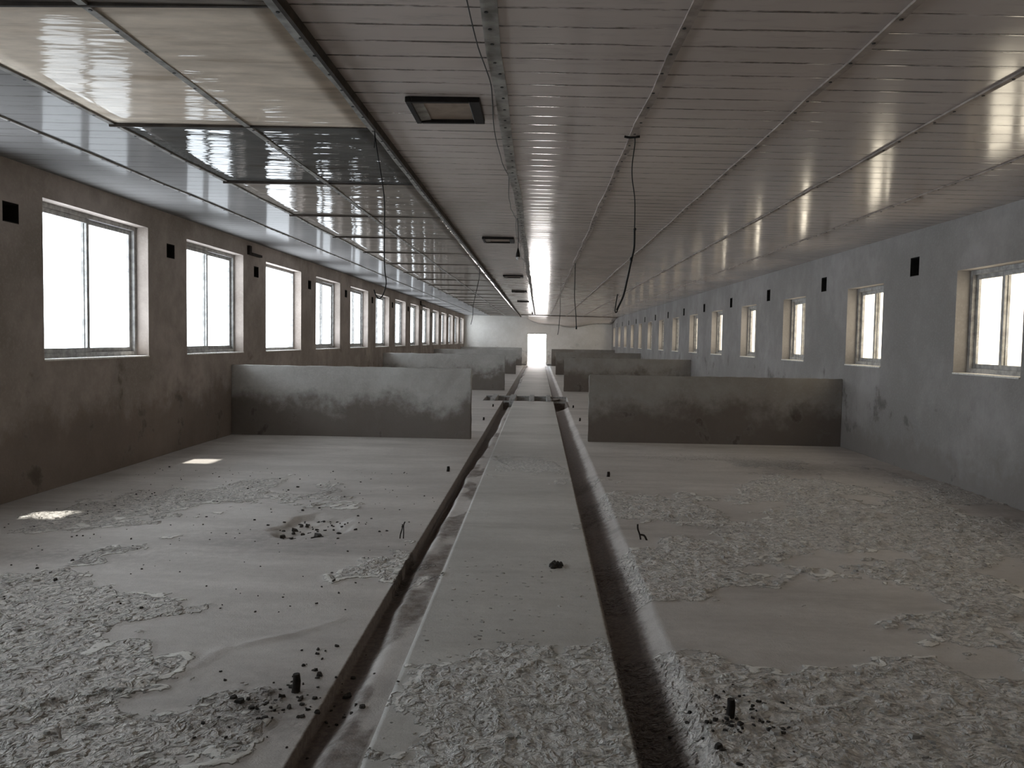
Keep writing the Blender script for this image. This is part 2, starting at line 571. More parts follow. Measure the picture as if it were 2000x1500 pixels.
def crust_field(X, Y):
    """peeling crust: (patches 0..1, curled rims 0..1, dark dung and darker wall foot 0..1)"""
    aisle = (X > GL1) & (X < GR0)
    f = fbm(X * 1.15, Y * 1.0, 3, 5)
    left = X < -0.5
    # where crust is plentiful: near corners and along the small-window side
    thr = 0.50 + 0.10 * sstep(Y, 6.5, 9.5)
    thr = thr + np.where(left, 0.125 - 0.16 * np.exp(-(((X + 3.0) / 0.9) ** 2 + ((Y - 2.8) / 0.9) ** 2)) - 0.14 * np.exp(-(((X + 1.1) / 0.5) ** 2 + ((Y - 2.6) / 0.5) ** 2)), -0.03)
    thr = np.where(aisle, 0.60 - 0.16 * sstep(-Y, -4.6, -3.0), thr)
    f = f + 0.16 * (fbm(X * 6, Y * 6, 27, 3) - 0.5) + 0.07 * (fbm(X * 17, Y * 17, 28, 2) - 0.5)
    crust = sstep(f, thr - 0.02, thr + 0.05)
    rimn = sstep(fbm(X * 4.5, Y * 4.5, 21, 3), 0.40, 0.58)
    rim = np.exp(-((f - thr) / 0.02) ** 2) * rimn * 0.8
    f2 = fbm(X * 3.3 + 5, Y * 3.3, 23, 4)          # smaller loose curls
    rim = np.maximum(rim, np.exp(-((f2 - 0.57) / 0.012) ** 2) * sstep(f, thr - 0.09, thr) * 0.9)
    far = sstep(-Y, -12, -7)
    dung = 0.9 * np.exp(-(((X + 1.7) / 0.55) ** 2 + ((Y - 5.55) / 0.35) ** 2)) + 0.7 * np.exp(-(((X + 2.9) / 0.7) ** 2 + ((Y - 5.0) / 0.25) ** 2))
    dung = dung + 1.0 * np.exp(-(((X + 0.98) / 0.26) ** 2 + ((Y - 3.0) / 0.28) ** 2)) + 0.9 * np.exp(-(((X - 3.1) / 0.7) ** 2 + ((Y - 9.2) / 0.5) ** 2)) + 0.6 * np.exp(-(((X - 4.2) / 0.5) ** 2)) * sstep(-Y, -11, -6)  # last term darkens the floor along the small-window wall foot
    dung = np.clip(dung * (0.4 + 1.3 * fbm(X * 3, Y * 3, 81, 4)), 0, 1)
    return crust * far, rim * far, dung


def pen_z(X, Y):
    near = np.clip((15 - Y) / 8, 0, 1)
    crust, rim, _ = crust_field(X, Y)
    z = crust * (0.004 + 0.030 * (fbm(X * 13, Y * 13, 11, 3) - 0.35)) * near
    z = z + 0.012 * (fbm(X * 0.5, Y * 0.5, 5, 2) - 0.5) + 0.011 * rim * near
    # raised crust edge in the left pen
    d = np.full_like(X, 9.0)
    for (ax, ay), (bx, by) in zip(RIDGE[:-1], RIDGE[1:]):
        t = np.clip(((X - ax) * (bx - ax) + (Y - ay) * (by - ay)) / ((bx - ax) ** 2 + (by - ay) ** 2), 0, 1)
        d = np.minimum(d, np.hypot(X - ax - t * (bx - ax), Y - ay - t * (by - ay)))
    z = z + 0.008 * np.exp(-(d / 0.03) ** 2) * fbm(X * 6, Y * 6, 91, 2) * 1.6
    # broken hollow in the left pen
    rr = np.hypot((X + 1.62) / 0.27, (Y - 5.95) / 0.38) + 0.9 * (fbm(X * 5, Y * 5, 31, 3) - 0.5)
    z = z - 0.035 * np.clip((1.0 - rr) / 0.25, 0, 1) * (0.6 + 0.8 * fbm(X * 12, Y * 12, 33, 2))
    return z


def gutter_u(X, Y):
    """position across each gutter (0 = deep edge) and how mucky it is there"""
    ul = np.clip((X - GL0) / (GL1 - GL0), 0, 1)
    ub = 0.20 + 0.30 * (fbm(Y * 1.3, Y * 0 + 2.0, 45, 3) - 0.4) + 0.30 * sstep(Y, 8.5, 13)
    edge = 0.03 * (fbm(X * 0 + 1.0, Y * 2.5, 51, 4) - 0.5)
    ur = np.clip((X + edge - GR0) / (GR1 - GR0), 0, 1)
    return ul, np.clip(ub, 0.12, 0.8), ur


def muck_field(X, Y):
    ul, ub, ur = gutter_u(X, Y)
    inl = (X >= GL0 - 0.0002) & (X <= GL1) & (Y < 45.2)
    inr = (X >= GR0 - 0.002) & (X <= GR1 + 0.02) & (Y < 45.2)
    m = np.where(inl, 1 - sstep(ul, ub - 0.08, ub + 0.22), 0.0)
    m = np.where(inl, np.maximum(m, 0.55 * sstep(fbm(X * 4, Y * 1.6, 47, 3), 0.50, 0.62)), m)
    m = np.where(inr, 1 - sstep(ur, 0.45, 0.95), m)
    m = np.where((Y > 17.2) & (Y < 18.76) & (inl | inr), 1.0, m)
    return np.where(in_trench(X, Y), 1.0, m)


def pit(X, Y, z):
    z = np.where((Y > 17.2) & (Y < 18.76), np.minimum(z, -0.02) - 0.16, z)
    return z


def left_z(X, Y):
    z = pen_z(X, Y)
    ul, ub, _ = gutter_u(X, Y)
    dep = 0.035 + 0.05 * sstep(Y, 3.5, 9)
    gz = -dep * (1 - sstep(ul, ub - 0.05, ub + 0.25)) - 0.012 + 0.018 * (fbm(X * 10, Y * 6, 43, 3) - 0.5)
    z = np.where((X > GL0 + 0.0005) & (Y < 45.2), pit(X, Y, gz), z)
    return np.where(in_trench(X, Y), -0.30, z)


def right_z(X, Y):
    z = pen_z(X, Y)
    _, _, u = gutter_u(X, Y)
    gz = -0.10 * (1 - u ** 1.8) + 0.02 * (fbm(X * 10, Y * 6, 53, 3) - 0.5) * (1 - u)
    z = np.where((X < GR1 - 0.0005) & (Y < 45.2), pit(X, Y, np.minimum(gz, 0.0)), z)
    return np.where(in_trench(X, Y), -0.30, z)


xs_l = np.unique(np.round(np.concatenate([np.linspace(XL - WT, -1.2711, 145), [-1.271, -1.27], np.linspace(-1.25, GL0, 24), [GL0 + 0.001], np.linspace(GL0 + 0.015, GL1 + 0.001, 14)]), 4))
xs_r = np.unique(np.round(np.concatenate([np.linspace(GR0 - 0.001, GR1, 18), [GR1 + 0.02], [0.70, 0.701], np.linspace(0.725, XR + WT, 165)]), 4))
zero = lambda X, Y: np.zeros(X.shape, int)
fl = obj('floor', mesh_from('floor', [grid_mesh('l', xs_l, YS, left_z, zero, None), grid_mesh('r', xs_r, YS, right_z, zero, None)], [M_FLOOR]))
tag(fl, 'dusty grey pen floor with shallow gutters and peeling dry crust', 'floor', kind='structure')
fl.data.polygons.foreach_set('use_smooth', np.ones(len(fl.data.polygons), dtype=bool))


def aisle_z(X, Y):
    e = np.minimum(X - GL1, GR0 - X)
    near = np.clip((12 - Y) / 7, 0, 1)
    crust, rim, _ = crust_field(X, Y)
    z = 0.004 * (fbm(X * 6, Y * 6, 71, 4) - 0.5) * near + (crust * 0.026 * (fbm(X * 13, Y * 13, 73, 3) - 0.35) + 0.008 * rim) * near
    z = np.where(e < 0.0005, -0.28, z + 0.004)
    return np.where(in_trench(X, Y), -0.31, z)


xs_a = np.unique(np.round(np.concatenate([[GL1, GL1 + 0.001], np.linspace(GL1 + 0.02, GR0 - 0.02, 52), [GR0 - 0.001, GR0]]), 4))
ai = obj('path', mesh_from('path', [grid_mesh('a', xs_a, YS, aisle_z, lambda X, Y: np.zeros(X.shape, int), None)], [M_AISLE]))
tag(ai, 'flat pale concrete walkway running down the middle between the gutters', 'walkway', kind='structure')


# ------------------------------------------------------------------ walls
def wall_x(name, x_in, x_out, y0, y1, z1, holes, mat):
    ys = sorted({y0, y1, *[h[0] for h in holes], *[h[1] for h in holes]})
    zs = sorted({-0.1, z1, *[h[2] for h in holes], *[h[3] for h in holes]})
    bm = bmesh.new()
    cache = {}

    def V(x, y, z):
        k = (round(x, 5), round(y, 5), round(z, 5))
        if k not in cache: cache[k] = bm.verts.new(k)
        return cache[k]

    def hole(i, j):
        if i < 0 or j < 0 or i >= len(ys) - 1 or j >= len(zs) - 1: return True
        cy, cz = (ys[i] + ys[i + 1]) / 2, (zs[j] + zs[j + 1]) / 2
        return any(h[0] < cy < h[1] and h[2] < cz < h[3] for h in holes)
    for i in range(len(ys) - 1):
        for j in range(len(zs) - 1):
            if hole(i, j): continue
            a, b, c, d = ys[i], ys[i + 1], zs[j], zs[j + 1]
            bm.faces.new((V(x_in, a, c), V(x_in, b, c), V(x_in, b, d), V(x_in, a, d)))
            bm.faces.new((V(x_out, a, c), V(x_out, a, d), V(x_out, b, d), V(x_out, b, c)))
            for di, dj, p, q in ((-1, 0, (a, c), (a, d)), (1, 0, (b, c), (b, d)), (0, -1, (a, c), (b, c)), (0, 1, (a, d), (b, d))):
                if hole(i + di, j + dj):
                    bm.faces.new((V(x_in, *p), V(x_in, *q), V(x_out, *q), V(x_out, *p)))
    bmesh.ops.recalc_face_normals(bm, faces=bm.faces[:])
    return obj(name, bm, mat)


lh = [(a, b, *LZ) for a, b in LW] + [(y - 0.105, y + 0.105, *LVZ) for y in LV]
rh = [(a, b, *RZ) for a, b in RW] + [(y - 0.11, y + 0.11, *RVZ) for y in RV]
tag(wall_x('wall_left', XL, XL - WT, YF - WT, YB + WT, 2.95, lh, M_WALL), 'long stained plaster wall tinted brownish for warm light, with a row of wide windows', 'wall', kind='structure')
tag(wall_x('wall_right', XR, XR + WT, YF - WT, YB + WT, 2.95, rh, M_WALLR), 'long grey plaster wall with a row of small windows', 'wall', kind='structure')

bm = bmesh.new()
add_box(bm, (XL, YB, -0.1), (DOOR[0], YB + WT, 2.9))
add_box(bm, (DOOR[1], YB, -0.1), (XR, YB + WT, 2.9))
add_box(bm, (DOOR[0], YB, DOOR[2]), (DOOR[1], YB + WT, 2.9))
tag(obj('wall_back', bm, M_WALLB), 'far end wall coloured paler for glare, with an open doorway in the middle', 'wall', kind='structure')
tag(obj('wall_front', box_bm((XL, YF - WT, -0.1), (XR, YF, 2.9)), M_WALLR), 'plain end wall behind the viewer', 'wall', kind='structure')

bm = bmesh.new()
add_box(bm, (DOOR[0], YB + 0.08, 0.0), (DOOR[0] + 0.04, YB + 0.16, DOOR[2]))
add_box(bm, (DOOR[1] - 0.04, YB + 0.08, 0.0), (DOOR[1], YB + 0.16, DOOR[2]))
add_box(bm, (DOOR[0] + 0.04, YB + 0.08, DOOR[2] - 0.04), (DOOR[1] - 0.04, YB + 0.16, DOOR[2]))
tag(obj('door_1', bm, M_FRAME), 'bright open doorway in the far end wall', 'door', kind='structure')


# ------------------------------------------------------------------ ceiling, sheets, battens
def ceil_mesh(name, x0, x1, mat):
    bm = bmesh.new()
    lo = [bm.verts.new((x, y, zc(x))) for x, y in ((x0, YF - 0.1), (x1, YF - 0.1), (x1, YB + 0.1), (x0, YB + 0.1))]
    hi = [bm.verts.new((v.co.x, v.co.y, v.co.z + 0.06)) for v in lo]
    bm.faces.new(lo[::-1]); bm.faces.new(hi)
    for i in range(4):
        j = (i + 1) % 4
        bm.faces.new((lo[i], lo[j], hi[j], hi[i]))
    return bm


bm = ceil_mesh('c', XL - 0.1, -1.08, None)
o = obj('ceiling', bm, M_CEILL)
tag(o, 'glossy pale board ceiling along the wide-window side', 'ceiling', kind='structure')
o = obj('ceiling', ceil_mesh('c', -1.08, XR + 0.1, None), M_CEIL)
tag(o, 'long ceiling of dull white boards with grimy joints', 'ceiling', kind='structure')

SH_Y = [3.40 + 1.93 * k for k in range(-2, 23)]
SH_X0, SH_X1 = -2.80, -1.10
kinds = {0: 2, 1: 2, 2: 0, 3: 1}
for k in range(len(SH_Y) - 1):
    y0, y1 = SH_Y[k] + 0.008, min(SH_Y[k + 1] - 0.008, YB)
    nx, ny = 13, 17
    bm = bmesh.new()
    rows = []
    for j in range(ny):
        row = []
        for i in range(nx):
            u, v = i / (nx - 1), j / (ny - 1)
            x, y = SH_X0 + (SH_X1 - SH_X0) * u, y0 + (y1 - y0) * v
            s = math.sin(math.pi * u) * math.sin(math.pi * v)
            w = 0.004 * math.sin(7 * x + k * 1.3) * math.sin(3.1 * y + k)
            row.append(bm.verts.new((x, y, zc(x) - 0.012 - 0.006 * s - 0.3 * w * s)))
        rows.append(row)
    for j in range(ny - 1):
        for i in range(nx - 1):
            bm.faces.new((rows[j][i], rows[j + 1][i], rows[j + 1][i + 1], rows[j][i + 1])).smooth = True
    r = bmesh.ops.extrude_face_region(bm, geom=bm.faces[:])
    for e in r['geom']:
        if isinstance(e, bmesh.types.BMVert): e.co.z += 0.003
    bmesh.ops.recalc_face_normals(bm, faces=bm.faces[:])
    m = M_SHEETS[kinds.get(k, 2)]
    what = {0: 'shiny beige', 1: 'mirror-like dark grey', 2: 'shiny tan'}[kinds.get(k, 2)]
    o = obj('ceiling_panel', bm, m)
    tag(o, ('%s plastic ceiling sheet overhead, %s' % (what, 'behind the viewer' if k == 0 else 'just cut by the top edge of the view') if k < 2 else '%s plastic ceiling sheet on the wide-window side, number %d down the hall' % (what, k - 1)), 'ceiling panel', 'plastic ceiling sheets', 'structure')

BAT = [(-3.505, 0.022, 0), (-2.81, 0.034, 0), (-1.91, 0.038, 0), (-1.10, 0.05, 0), (-0.231, 0.07, 0), (0.59, 0.042, 0), (1.437, 0.035, 0), (2.29, 0.03, 0), (3.28, 0.016, 0)]
names_b = ['outermost batten by the wide windows', 'batten along the outer edge of the shiny sheets', 'batten down the middle of the shiny sheets',
           'dark-edged batten along the inner edge of the shiny sheets', 'wide studded batten beside the square ceiling vents', 'batten just past the hanging hooked wire',
           'second batten from the hooked wire toward the small windows', 'third batten from the hooked wire toward the small windows', 'thin outermost batten by the small windows']
for bi, (bx, bw, _) in enumerate(BAT):
    bm = bmesh.new()
    ys = list(np.arange(YF, YB + 0.3, 0.6))
    ys[-1] = min(ys[-1], YB - 0.01)
    prev = None
    R = random.Random(bi)
    drop = 0.022 if -2.9 < bx < -1.0 else 0.012
    for y in ys:
        x = bx + R.uniform(-1, 1) * 0.012
        zt, zb = zc(x) - 0.001, zc(x) - drop
        v = [bm.verts.new((x - bw / 2, y, zt)), bm.verts.new((x - bw / 2, y, zb)), bm.verts.new((x + bw / 2, y, zb)), bm.verts.new((x + bw / 2, y, zt))]
        if prev:
            for a in range(3):
                bm.faces.new((prev[a], v[a], v[a + 1], prev[a + 1]))
        prev = v
    if bi == 3:   # dark strip painted in for the shadow line along the seam
        add_box(bm, (bx + 0.03, YF, zc(bx) - 0.05), (bx + 0.05, YB, zc(bx) - 0.002), 2)
    y = YF + 0.2
    while y < 32:
        j = min(int((y - YF) / 0.6), len(ys) - 2)
        nx = bx + R.uniform(-0.15, 0.15) * bw
        rad = 0.0085
        c = (nx, y, zc(nx) - drop - 0.003)
        ring = [bm.verts.new((c[0] + rad * math.cos(a), c[1] + rad * 1.1 * math.sin(a), c[2])) for a in np.arange(0, 6.28, 1.0472)]
        top = [bm.verts.new((q.co.x, q.co.y, q.co.z + 0.004)) for q in ring]
        bm.faces.new(ring).material_index = 1
        for a in range(6):
            bm.faces.new((ring[a], top[a], top[(a + 1) % 6], ring[(a + 1) % 6])).material_index = 1
        y += R.uniform(0.16, 0.26) if bi == 4 else R.uniform(0.22, 0.34)
    o = obj('trim_%d' % (bi + 1), bm, [M_BATTEN if bi < 5 else M_BATTEN_R, M_NAIL, M_BATTEN_D])
    tag(o, 'nailed ceiling strip: ' + names_b[bi], 'batten', kind='structure')
for k, y in enumerate(SH_Y[1:-1]):
    o = obj('trim_%d' % (len(BAT) + 1 + k), box_bm((SH_X0 - 0.03, y - 0.008, zc(-2) - 0.026), (SH_X1, y + 0.008, zc(-2) - 0.004)), M_BATTEN_D)
    tag(o, 'thin dark cross strip at joint %d of the shiny ceiling sheets' % (k + 1), 'batten', 'cross strips of the shiny ceiling sheets', 'structure')


# ------------------------------------------------------------------ windows
def ring_bm(y0, y1, z0, z1, x0, x1, w, bev=0.004):
    bm = bmesh.new()
    add_box(bm, (x0, y0, z0), (x1, y0 + w, z1))
    add_box(bm, (x0, y1 - w, z0), (x1, y1, z1))
    add_box(bm, (x0, y0 + w, z0), (x1, y1 - w, z0 + w))
    add_box(bm, (x0, y0 + w, z1 - w), (x1, y1 - w, z1))
    return bm


def make_window(side, w, z, open_=False):
    """local frame: y 0..w along the wall, x measured from the inner face outwards (sign s)."""
    s = -1 if side == 'left' else 1
    X = lambda a, b: (min(s * a, s * b), max(s * a, s * b))
    root = empty('window_proto')
    h0, h1 = z
    fx = X(0.135, 0.205)
    obj('frame', ring_bm(0.0, w, h0 + 0.012, h1, fx[0], fx[1], 0.045), M_FRAME, root)
    sx = X(-0.012, 0.135)
    sb = box_bm((sx[0], 0.003, h0 - 0.004), (sx[1], w - 0.003, h0 + 0.012), 0.004)
    obj('sill', sb, M_SILL, root)
    if not open_:
        m = w / 2
        for a, b, x0, x1 in ((0.045, m + 0.025, 0.142, 0.166), (m - 0.025, w - 0.045, 0.172, 0.196)):
            q = X(x0, x1)
            sa = obj('sash', ring_bm(a, b, h0 + 0.058, h1 - 0.046, q[0], q[1], 0.045), M_FRAME, root)
            p = X((x0 + x1) / 2 - 0.002, (x0 + x1) / 2 + 0.002)
            obj('pane', box_bm((p[0], a + 0.046, h0 + 0.104), (p[1], b - 0.046, h1 - 0.092)), glass, sa)
    return root


ORD = ['first', 'second', 'third', 'fourth', 'fifth', 'sixth', 'seventh', 'eighth', 'ninth', 'tenth', 'eleventh', 'twelfth', 'thirteenth', 'fourteenth', 'fifteenth', 'sixteenth']
protoL, protoLo, protoR = make_window('left', 1.92, LZ), make_window('left', 1.92, LZ, True), make_window('right', 1.16, RZ)
wnum = 0
used = set()
for side, ws, p, x, what in (('left', LW, protoL, XL, 'wide white-framed sliding window in the brownish wall'), ('right', RW, protoR, XR, 'small white-framed sliding window in the grey wall')):
    for k, (a, b) in enumerate(ws):
        wnum += 1
        src = protoLo if (side == 'left' and k == 4) else p
        o = src if src not in used else copy_tree(src)
        used.add(src)
        o.name = 'window_%d' % wnum
        o.location = (x, a, 0)
        n = k - 2
        if n < 0:
            lab = what + (', just outside the view, nearest the viewer' if n == -2 else ', just outside the view beside the first seen')
        elif side == 'left' and k == 4:
            lab = 'wide window in the brownish wall with no sashes, third down the hall'
        else:
            lab = what + ', %s down the hall' % ORD[n]
        tag(o, lab, 'window', 'wide windows' if side == 'left' else 'small windows', 'structure')


# air vents: sleeves let into the wall, closed and dark at the back
def vent_bm(s, hw, z):
    bm = bmesh.new()
    x0, x1 = -s * 0.0, s * 0.2
    pts = lambda x, e: [(x, -hw + e, z[0] + e), (x, hw - e, z[0] + e), (x, hw - e, z[1] - e), (x, -hw + e, z[1] - e)]
    A, B, D = [[bm.verts.new(p) for p in pts(xx, e)] for xx, e in ((s * 0.001, 0.001), (s * 0.001, 0.008), (s * 0.2, 0.008))]
    E = [bm.verts.new(p) for p in pts(s * 0.21, 0.001)]
    for P, Q in ((A, B), (B, D), (A, E)):
        for i in range(4):
            j = (i + 1) % 4
            bm.faces.new((P[i], P[j], Q[j], Q[i]))
    bm.faces.new(D); bm.faces.new(E)
    bmesh.ops.recalc_face_normals(bm, faces=bm.faces[:])
    return bm


for s, ys, hw, z, x, wall in ((-1, LV, 0.105, LVZ, XL, 'brownish wall'), (1, RV, 0.11, RVZ, XR, 'grey wall')):
    me = None
    for k, y in enumerate(ys):
        if me is None:
            o = obj('air_vent', vent_bm(s, hw, z), M_DARK)
            me = o.data
        else:
            o = obj('air_vent', me)
        o.location = (x, y, 0)
        if s < 0:
            lab = 'dark square air hole high in the brownish wall, ' + ('before the first wide window' if k == 0 else 'between the %s and %s wide windows' % (ORD[k - 1], ORD[k]))
        else:
            lab = 'dark square air hole high in the grey wall between the %s and %s small windows' % (ORD[k], ORD[k + 1])
        tag(o, lab, 'air vent', 'air holes in the ' + wall)


# ------------------------------------------------------------------ added unseen boards outside blocking the sun, two gaps shape the sun patches
def sun_blocker(y0, y1, label):
    o = obj('sun_block_board', box_bm((XL - WT - 1.2, y0, 2.93), (XL - WT + 0.02, y1, 2.96)), M_SUNBLOCK)
    tag(o, label, 'sun_blocker', 'added sun-blocking boards outside', 'structure')


sun_blocker(-3, 5.62, 'added sun-blocking board outside the wide windows, nearest the viewer')
sun_blocker(6.02, 8.42, 'added sun-blocking board outside between the two sun gaps')
sun_blocker(8.74, 50, 'long added sun-blocking board outside the far wide windows')


# ------------------------------------------------------------------ pen partitions
def partition_bm(x0, x1, y, h, t=0.12, seed=0):
    R = random.Random(seed)
    nx, nz = 40, 10
    bm = bmesh.new()
    grid = {}

    def jit(i, k):
        q = 0.006
        return R.uniform(-q, q)
    for f, yy in ((0, y), (1, y + t)):
        for i in range(nx + 1):
            for k in range(nz + 1):
                x, z = x0 + (x1 - x0) * i / nx, -0.03 + (h + 0.03) * k / nz
                dz = R.uniform(-0.006, 0.004) if k == nz else 0
                dx = (R.uniform(-0.005, 0.005) if (i in (0, nx) and 0 < k) else 0)
                if x0 < -3 and i == 0 or x1 > 3 and i == nx: dx = 0
                grid[f, i, k] = bm.verts.new((x + dx, yy + (R.uniform(-0.003, 0.003)), z + dz))
    for i in range(nx):
        for k in range(nz):
            bm.faces.new((grid[0, i, k], grid[0, i + 1, k], grid[0, i + 1, k + 1], grid[0, i, k + 1]))
            bm.faces.new((grid[1, i, k], grid[1, i, k + 1], grid[1, i + 1, k + 1], grid[1, i + 1, k]))
        bm.faces.new((grid[0, i, nz], grid[0, i + 1, nz], grid[1, i + 1, nz], grid[1, i, nz]))
        bm.faces.new((grid[0, i, 0], grid[1, i, 0], grid[1, i + 1, 0], grid[0, i + 1, 0]))
    for k in range(nz):
        bm.faces.new((grid[0, 0, k], grid[0, 0, k + 1], grid[1, 0, k + 1], grid[1, 0, k]))
        bm.faces.new((grid[0, nx, k], grid[1, nx, k], grid[1, nx, k + 1], grid[0, nx, k + 1]))
    bmesh.ops.recalc_face_normals(bm, faces=bm.faces[:])
    ed = [e for e in bm.edges if len(e.link_faces) == 2 and e.calc_face_angle() > 1.0]
    bmesh.ops.bevel(bm, geom=ed, offset=0.008, segments=2, affect='EDGES')
    return bm


PX0, PX1 = -0.933, 0.7125
rowname = ['nearest', 'second', 'third', 'farthest']
for k, y in enumerate((11.384, 22.634, 33.757, 45.3)):
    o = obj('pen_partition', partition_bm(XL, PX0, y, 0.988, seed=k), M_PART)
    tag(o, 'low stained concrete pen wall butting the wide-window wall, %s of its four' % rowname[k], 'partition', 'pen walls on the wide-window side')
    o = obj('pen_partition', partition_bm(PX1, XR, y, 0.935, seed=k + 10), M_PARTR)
    tag(o, 'low stained concrete pen wall, coloured darker for weaker light, butting the small-window wall, %s of its four' % rowname[k], 'partition', 'pen walls on the small-window side')


# ------------------------------------------------------------------ ceiling vents, pendants, wires
def ceiling_vent(x, y, w, l):
    root = empty('ceiling_vent', (x, y, zc(x)))
    fr = bmesh.new()
    t, d = 0.032, 0.030
    for lo, hi in (((-w / 2, -l / 2, -d), (-w / 2 + t, l / 2, 0)), ((w / 2 - t * 1.9, -l / 2, -d), (w / 2, l / 2, 0)),
                   ((-w / 2 + t, -l / 2, -d), (w / 2 - t * 1.9, -l / 2 + t, 0)), ((-w / 2 + t, l / 2 - t, -d), (w / 2 - t * 1.9, l / 2, 0))):
        add_box(fr, lo, hi)
    bmesh.ops.bevel(fr, geom=[e for e in fr.edges], offset=0.003, segments=1, affect='EDGES')
    obj('frame', fr, M_LAMPF, root)
    obj('panel', box_bm((-w / 2 + t, -l / 2 + t, -0.010), (w / 2 - t, l / 2 - t, -0.004)), M_LAMPP, root)
    cl = bmesh.new()
    v = [cl.verts.new(p) for p in ((-w / 2 + t, -l / 2 + t, -0.021), (-w / 2 + t + 0.06, -l / 2 + t, -0.014), (-w / 2 + t + 0.06, l / 2 - t, -0.014), (-w / 2 + t, l / 2 - t, -0.021),
                                   (-w / 2 + t, -l / 2 + t, -0.018), (-w / 2 + t + 0.06, -l / 2 + t, -0.0115), (-w / 2 + t + 0.06, l / 2 - t, -0.0115), (-w / 2 + t, l / 2 - t, -0.018))]
    for f in ((0, 1, 2, 3), (7, 6, 5, 4), (0, 4, 5, 1), (1, 5, 6, 2), (2, 6, 7, 3), (3, 7, 4, 0)):
        cl.faces.new([v[i] for i in f])
    tag(obj('side_flap', cl, M_BATTEN, root), 'pale grey side flap')
    return root


vroot = None
for k, y in enumerate((4.88, 11.1, 17.4, 22.8, 28.6)):
    if vroot is None:
        vroot = o = ceiling_vent(-0.568, y, 0.42, 0.47)
    else:
        o = copy_tree(vroot)
        o.location = (-0.568, y, zc(-0.568))
    lab = ['open square dark-framed ceiling vent with beige panel, nearest of the row', 'dark-framed ceiling vent beside the hanging lamp socket, second of the row',
           'thin dark ceiling vent, third of the row', 'thin dark ceiling vent, fourth of the row', 'thin dark ceiling vent beside the far lamp socket, last of the row'][k]
    tag(o, lab, 'vent', 'ceiling vents in a row')


def pendant(x, y, l, label):
    z = zc(x)
    root = empty('lamp_socket', (x, y, z))
    c = bmesh.new()
    add_tube(c, smooth_path([(0.0, -0.45, -0.005), (0, -0.2, -0.08), (0, -0.03, -l * 0.55), (0, 0, -l * 0.8), (0, 0, -l)]), 0.0045)
    obj('cord', c, M_WIRE, root)
    s = bmesh.new()
    add_tube(s, [(0, 0, -l + 0.02), (0, 0, -l - 0.005), (0, 0, -l - 0.05), (0, 0, -l - 0.085)], [0.006, 0.012, 0.024, 0.028], 12)
    obj('socket', s, M_LAMPF, root)
    b = bmesh.new()
    add_tube(b, [(0, 0, -l - 0.0855), (0, 0, -l - 0.10), (0, 0, -l - 0.112), (0, 0, -l - 0.118)], [0.022, 0.022, 0.015, 0.004], 12)
    obj('bulb', b, M_BULB, root)
    tag(root, label, 'lamp', 'hanging lamp sockets')


pendant(-0.262, 9.6, 0.30, 'dark lamp socket hanging on a cord beside the second ceiling vent')
pendant(-0.25, 28.9, 0.34, 'small far lamp socket hanging beside the last ceiling vent')


def wire(name, pts, r, label, cat='wire', group='loose wires hanging from the ceiling', extra=None):
    bm = bmesh.new()
    add_tube(bm, smooth_path(pts), r, 6)
    for p, rr in (extra or []):
        add_tube(bm, smooth_path(p), rr, 6)
    o = obj(name, bm, M_WIRE)
    return tag(o, label, cat, group)


# long wire at the dark seam of the shiny sheets
zx = zc(-1.08)
wire('hanging_wire', [(-1.085, 5.32, zx - 0.03), (-1.075, 5.33, zx - 0.12), (-1.035, 5.34, zx - 0.36), (-1.02, 5.34, zx - 0.5), (-1.02, 5.34, zx - 0.75), (-1.015, 5.34, zx - 0.92), (-1.005, 5.34, zx - 1.0), (-1.02, 5.34, zx - 1.07),
                      (-1.045, 5.34, zx - 1.105), (-1.07, 5.34, zx - 1.09), (-1.085, 5.34, zx - 1.05)], 0.0042,
     'long thin black wire hanging from the dark seam of the shiny sheets', extra=[([(-1.085, 5.32, zx - 0.03), (-1.083, 5.32, zx - 0.09), (-1.086, 5.32, zx - 0.14)], 0.0035)])
zx = zc(0.59)
hook = [(0.598, 5.4, zx - 0.01), (0.60, 5.41, zx - 0.06), (0.588, 5.42, zx - 0.18), (0.59, 5.42, zx - 0.28), (0.61, 5.42, zx - 0.42), (0.613, 5.42, zx - 0.62)]
wire('hanging_wire', hook, 0.0038, 'hooked black wire hanging from the batten, its lower end thick and bent back',
     extra=[([(0.613, 5.42, zx - 0.60), (0.614, 5.42, zx - 0.68), (0.611, 5.42, zx - 0.74), (0.595, 5.42, zx - 0.82), (0.572, 5.42, zx - 0.94), (0.55, 5.42, zx - 1.04), (0.525, 5.42, zx - 1.10), (0.508, 5.42, zx - 1.135)], 0.0065),
            ([(0.52, 5.42, zx - 1.115), (0.507, 5.42, zx - 1.15), (0.498, 5.42, zx - 1.135), (0.507, 5.42, zx - 1.06), (0.512, 5.42, zx - 1.03)], 0.004),
            ([(0.613, 5.42, zx - 0.60), (0.616, 5.423, zx - 0.605), (0.613, 5.42, zx - 0.61)], 0.009), ([(0.60, 5.42, zx - 0.79), (0.594, 5.42, zx - 0.80), (0.598, 5.42, zx - 0.815)], 0.009),
            ([(0.53, 5.40, zx - 0.012), (0.56, 5.40, zx - 0.018), (0.59, 5.40, zx - 0.016), (0.63, 5.40, zx - 0.012)], 0.008)])
wire('hanging_wire', [(0.60, 14.15, zx), (0.60, 14.15, zx - 0.25), (0.60, 14.15, zx - 0.6), (0.625, 14.15, zx - 0.85), (0.64, 14.15, zx - 1.12)], 0.008, 'straight black wire hanging from the batten beyond the hooked wire',
     extra=[([(0.64, 14.15, zx - 1.09), (0.641, 14.15, zx - 1.12), (0.64, 14.15, zx - 1.14)], 0.014)])
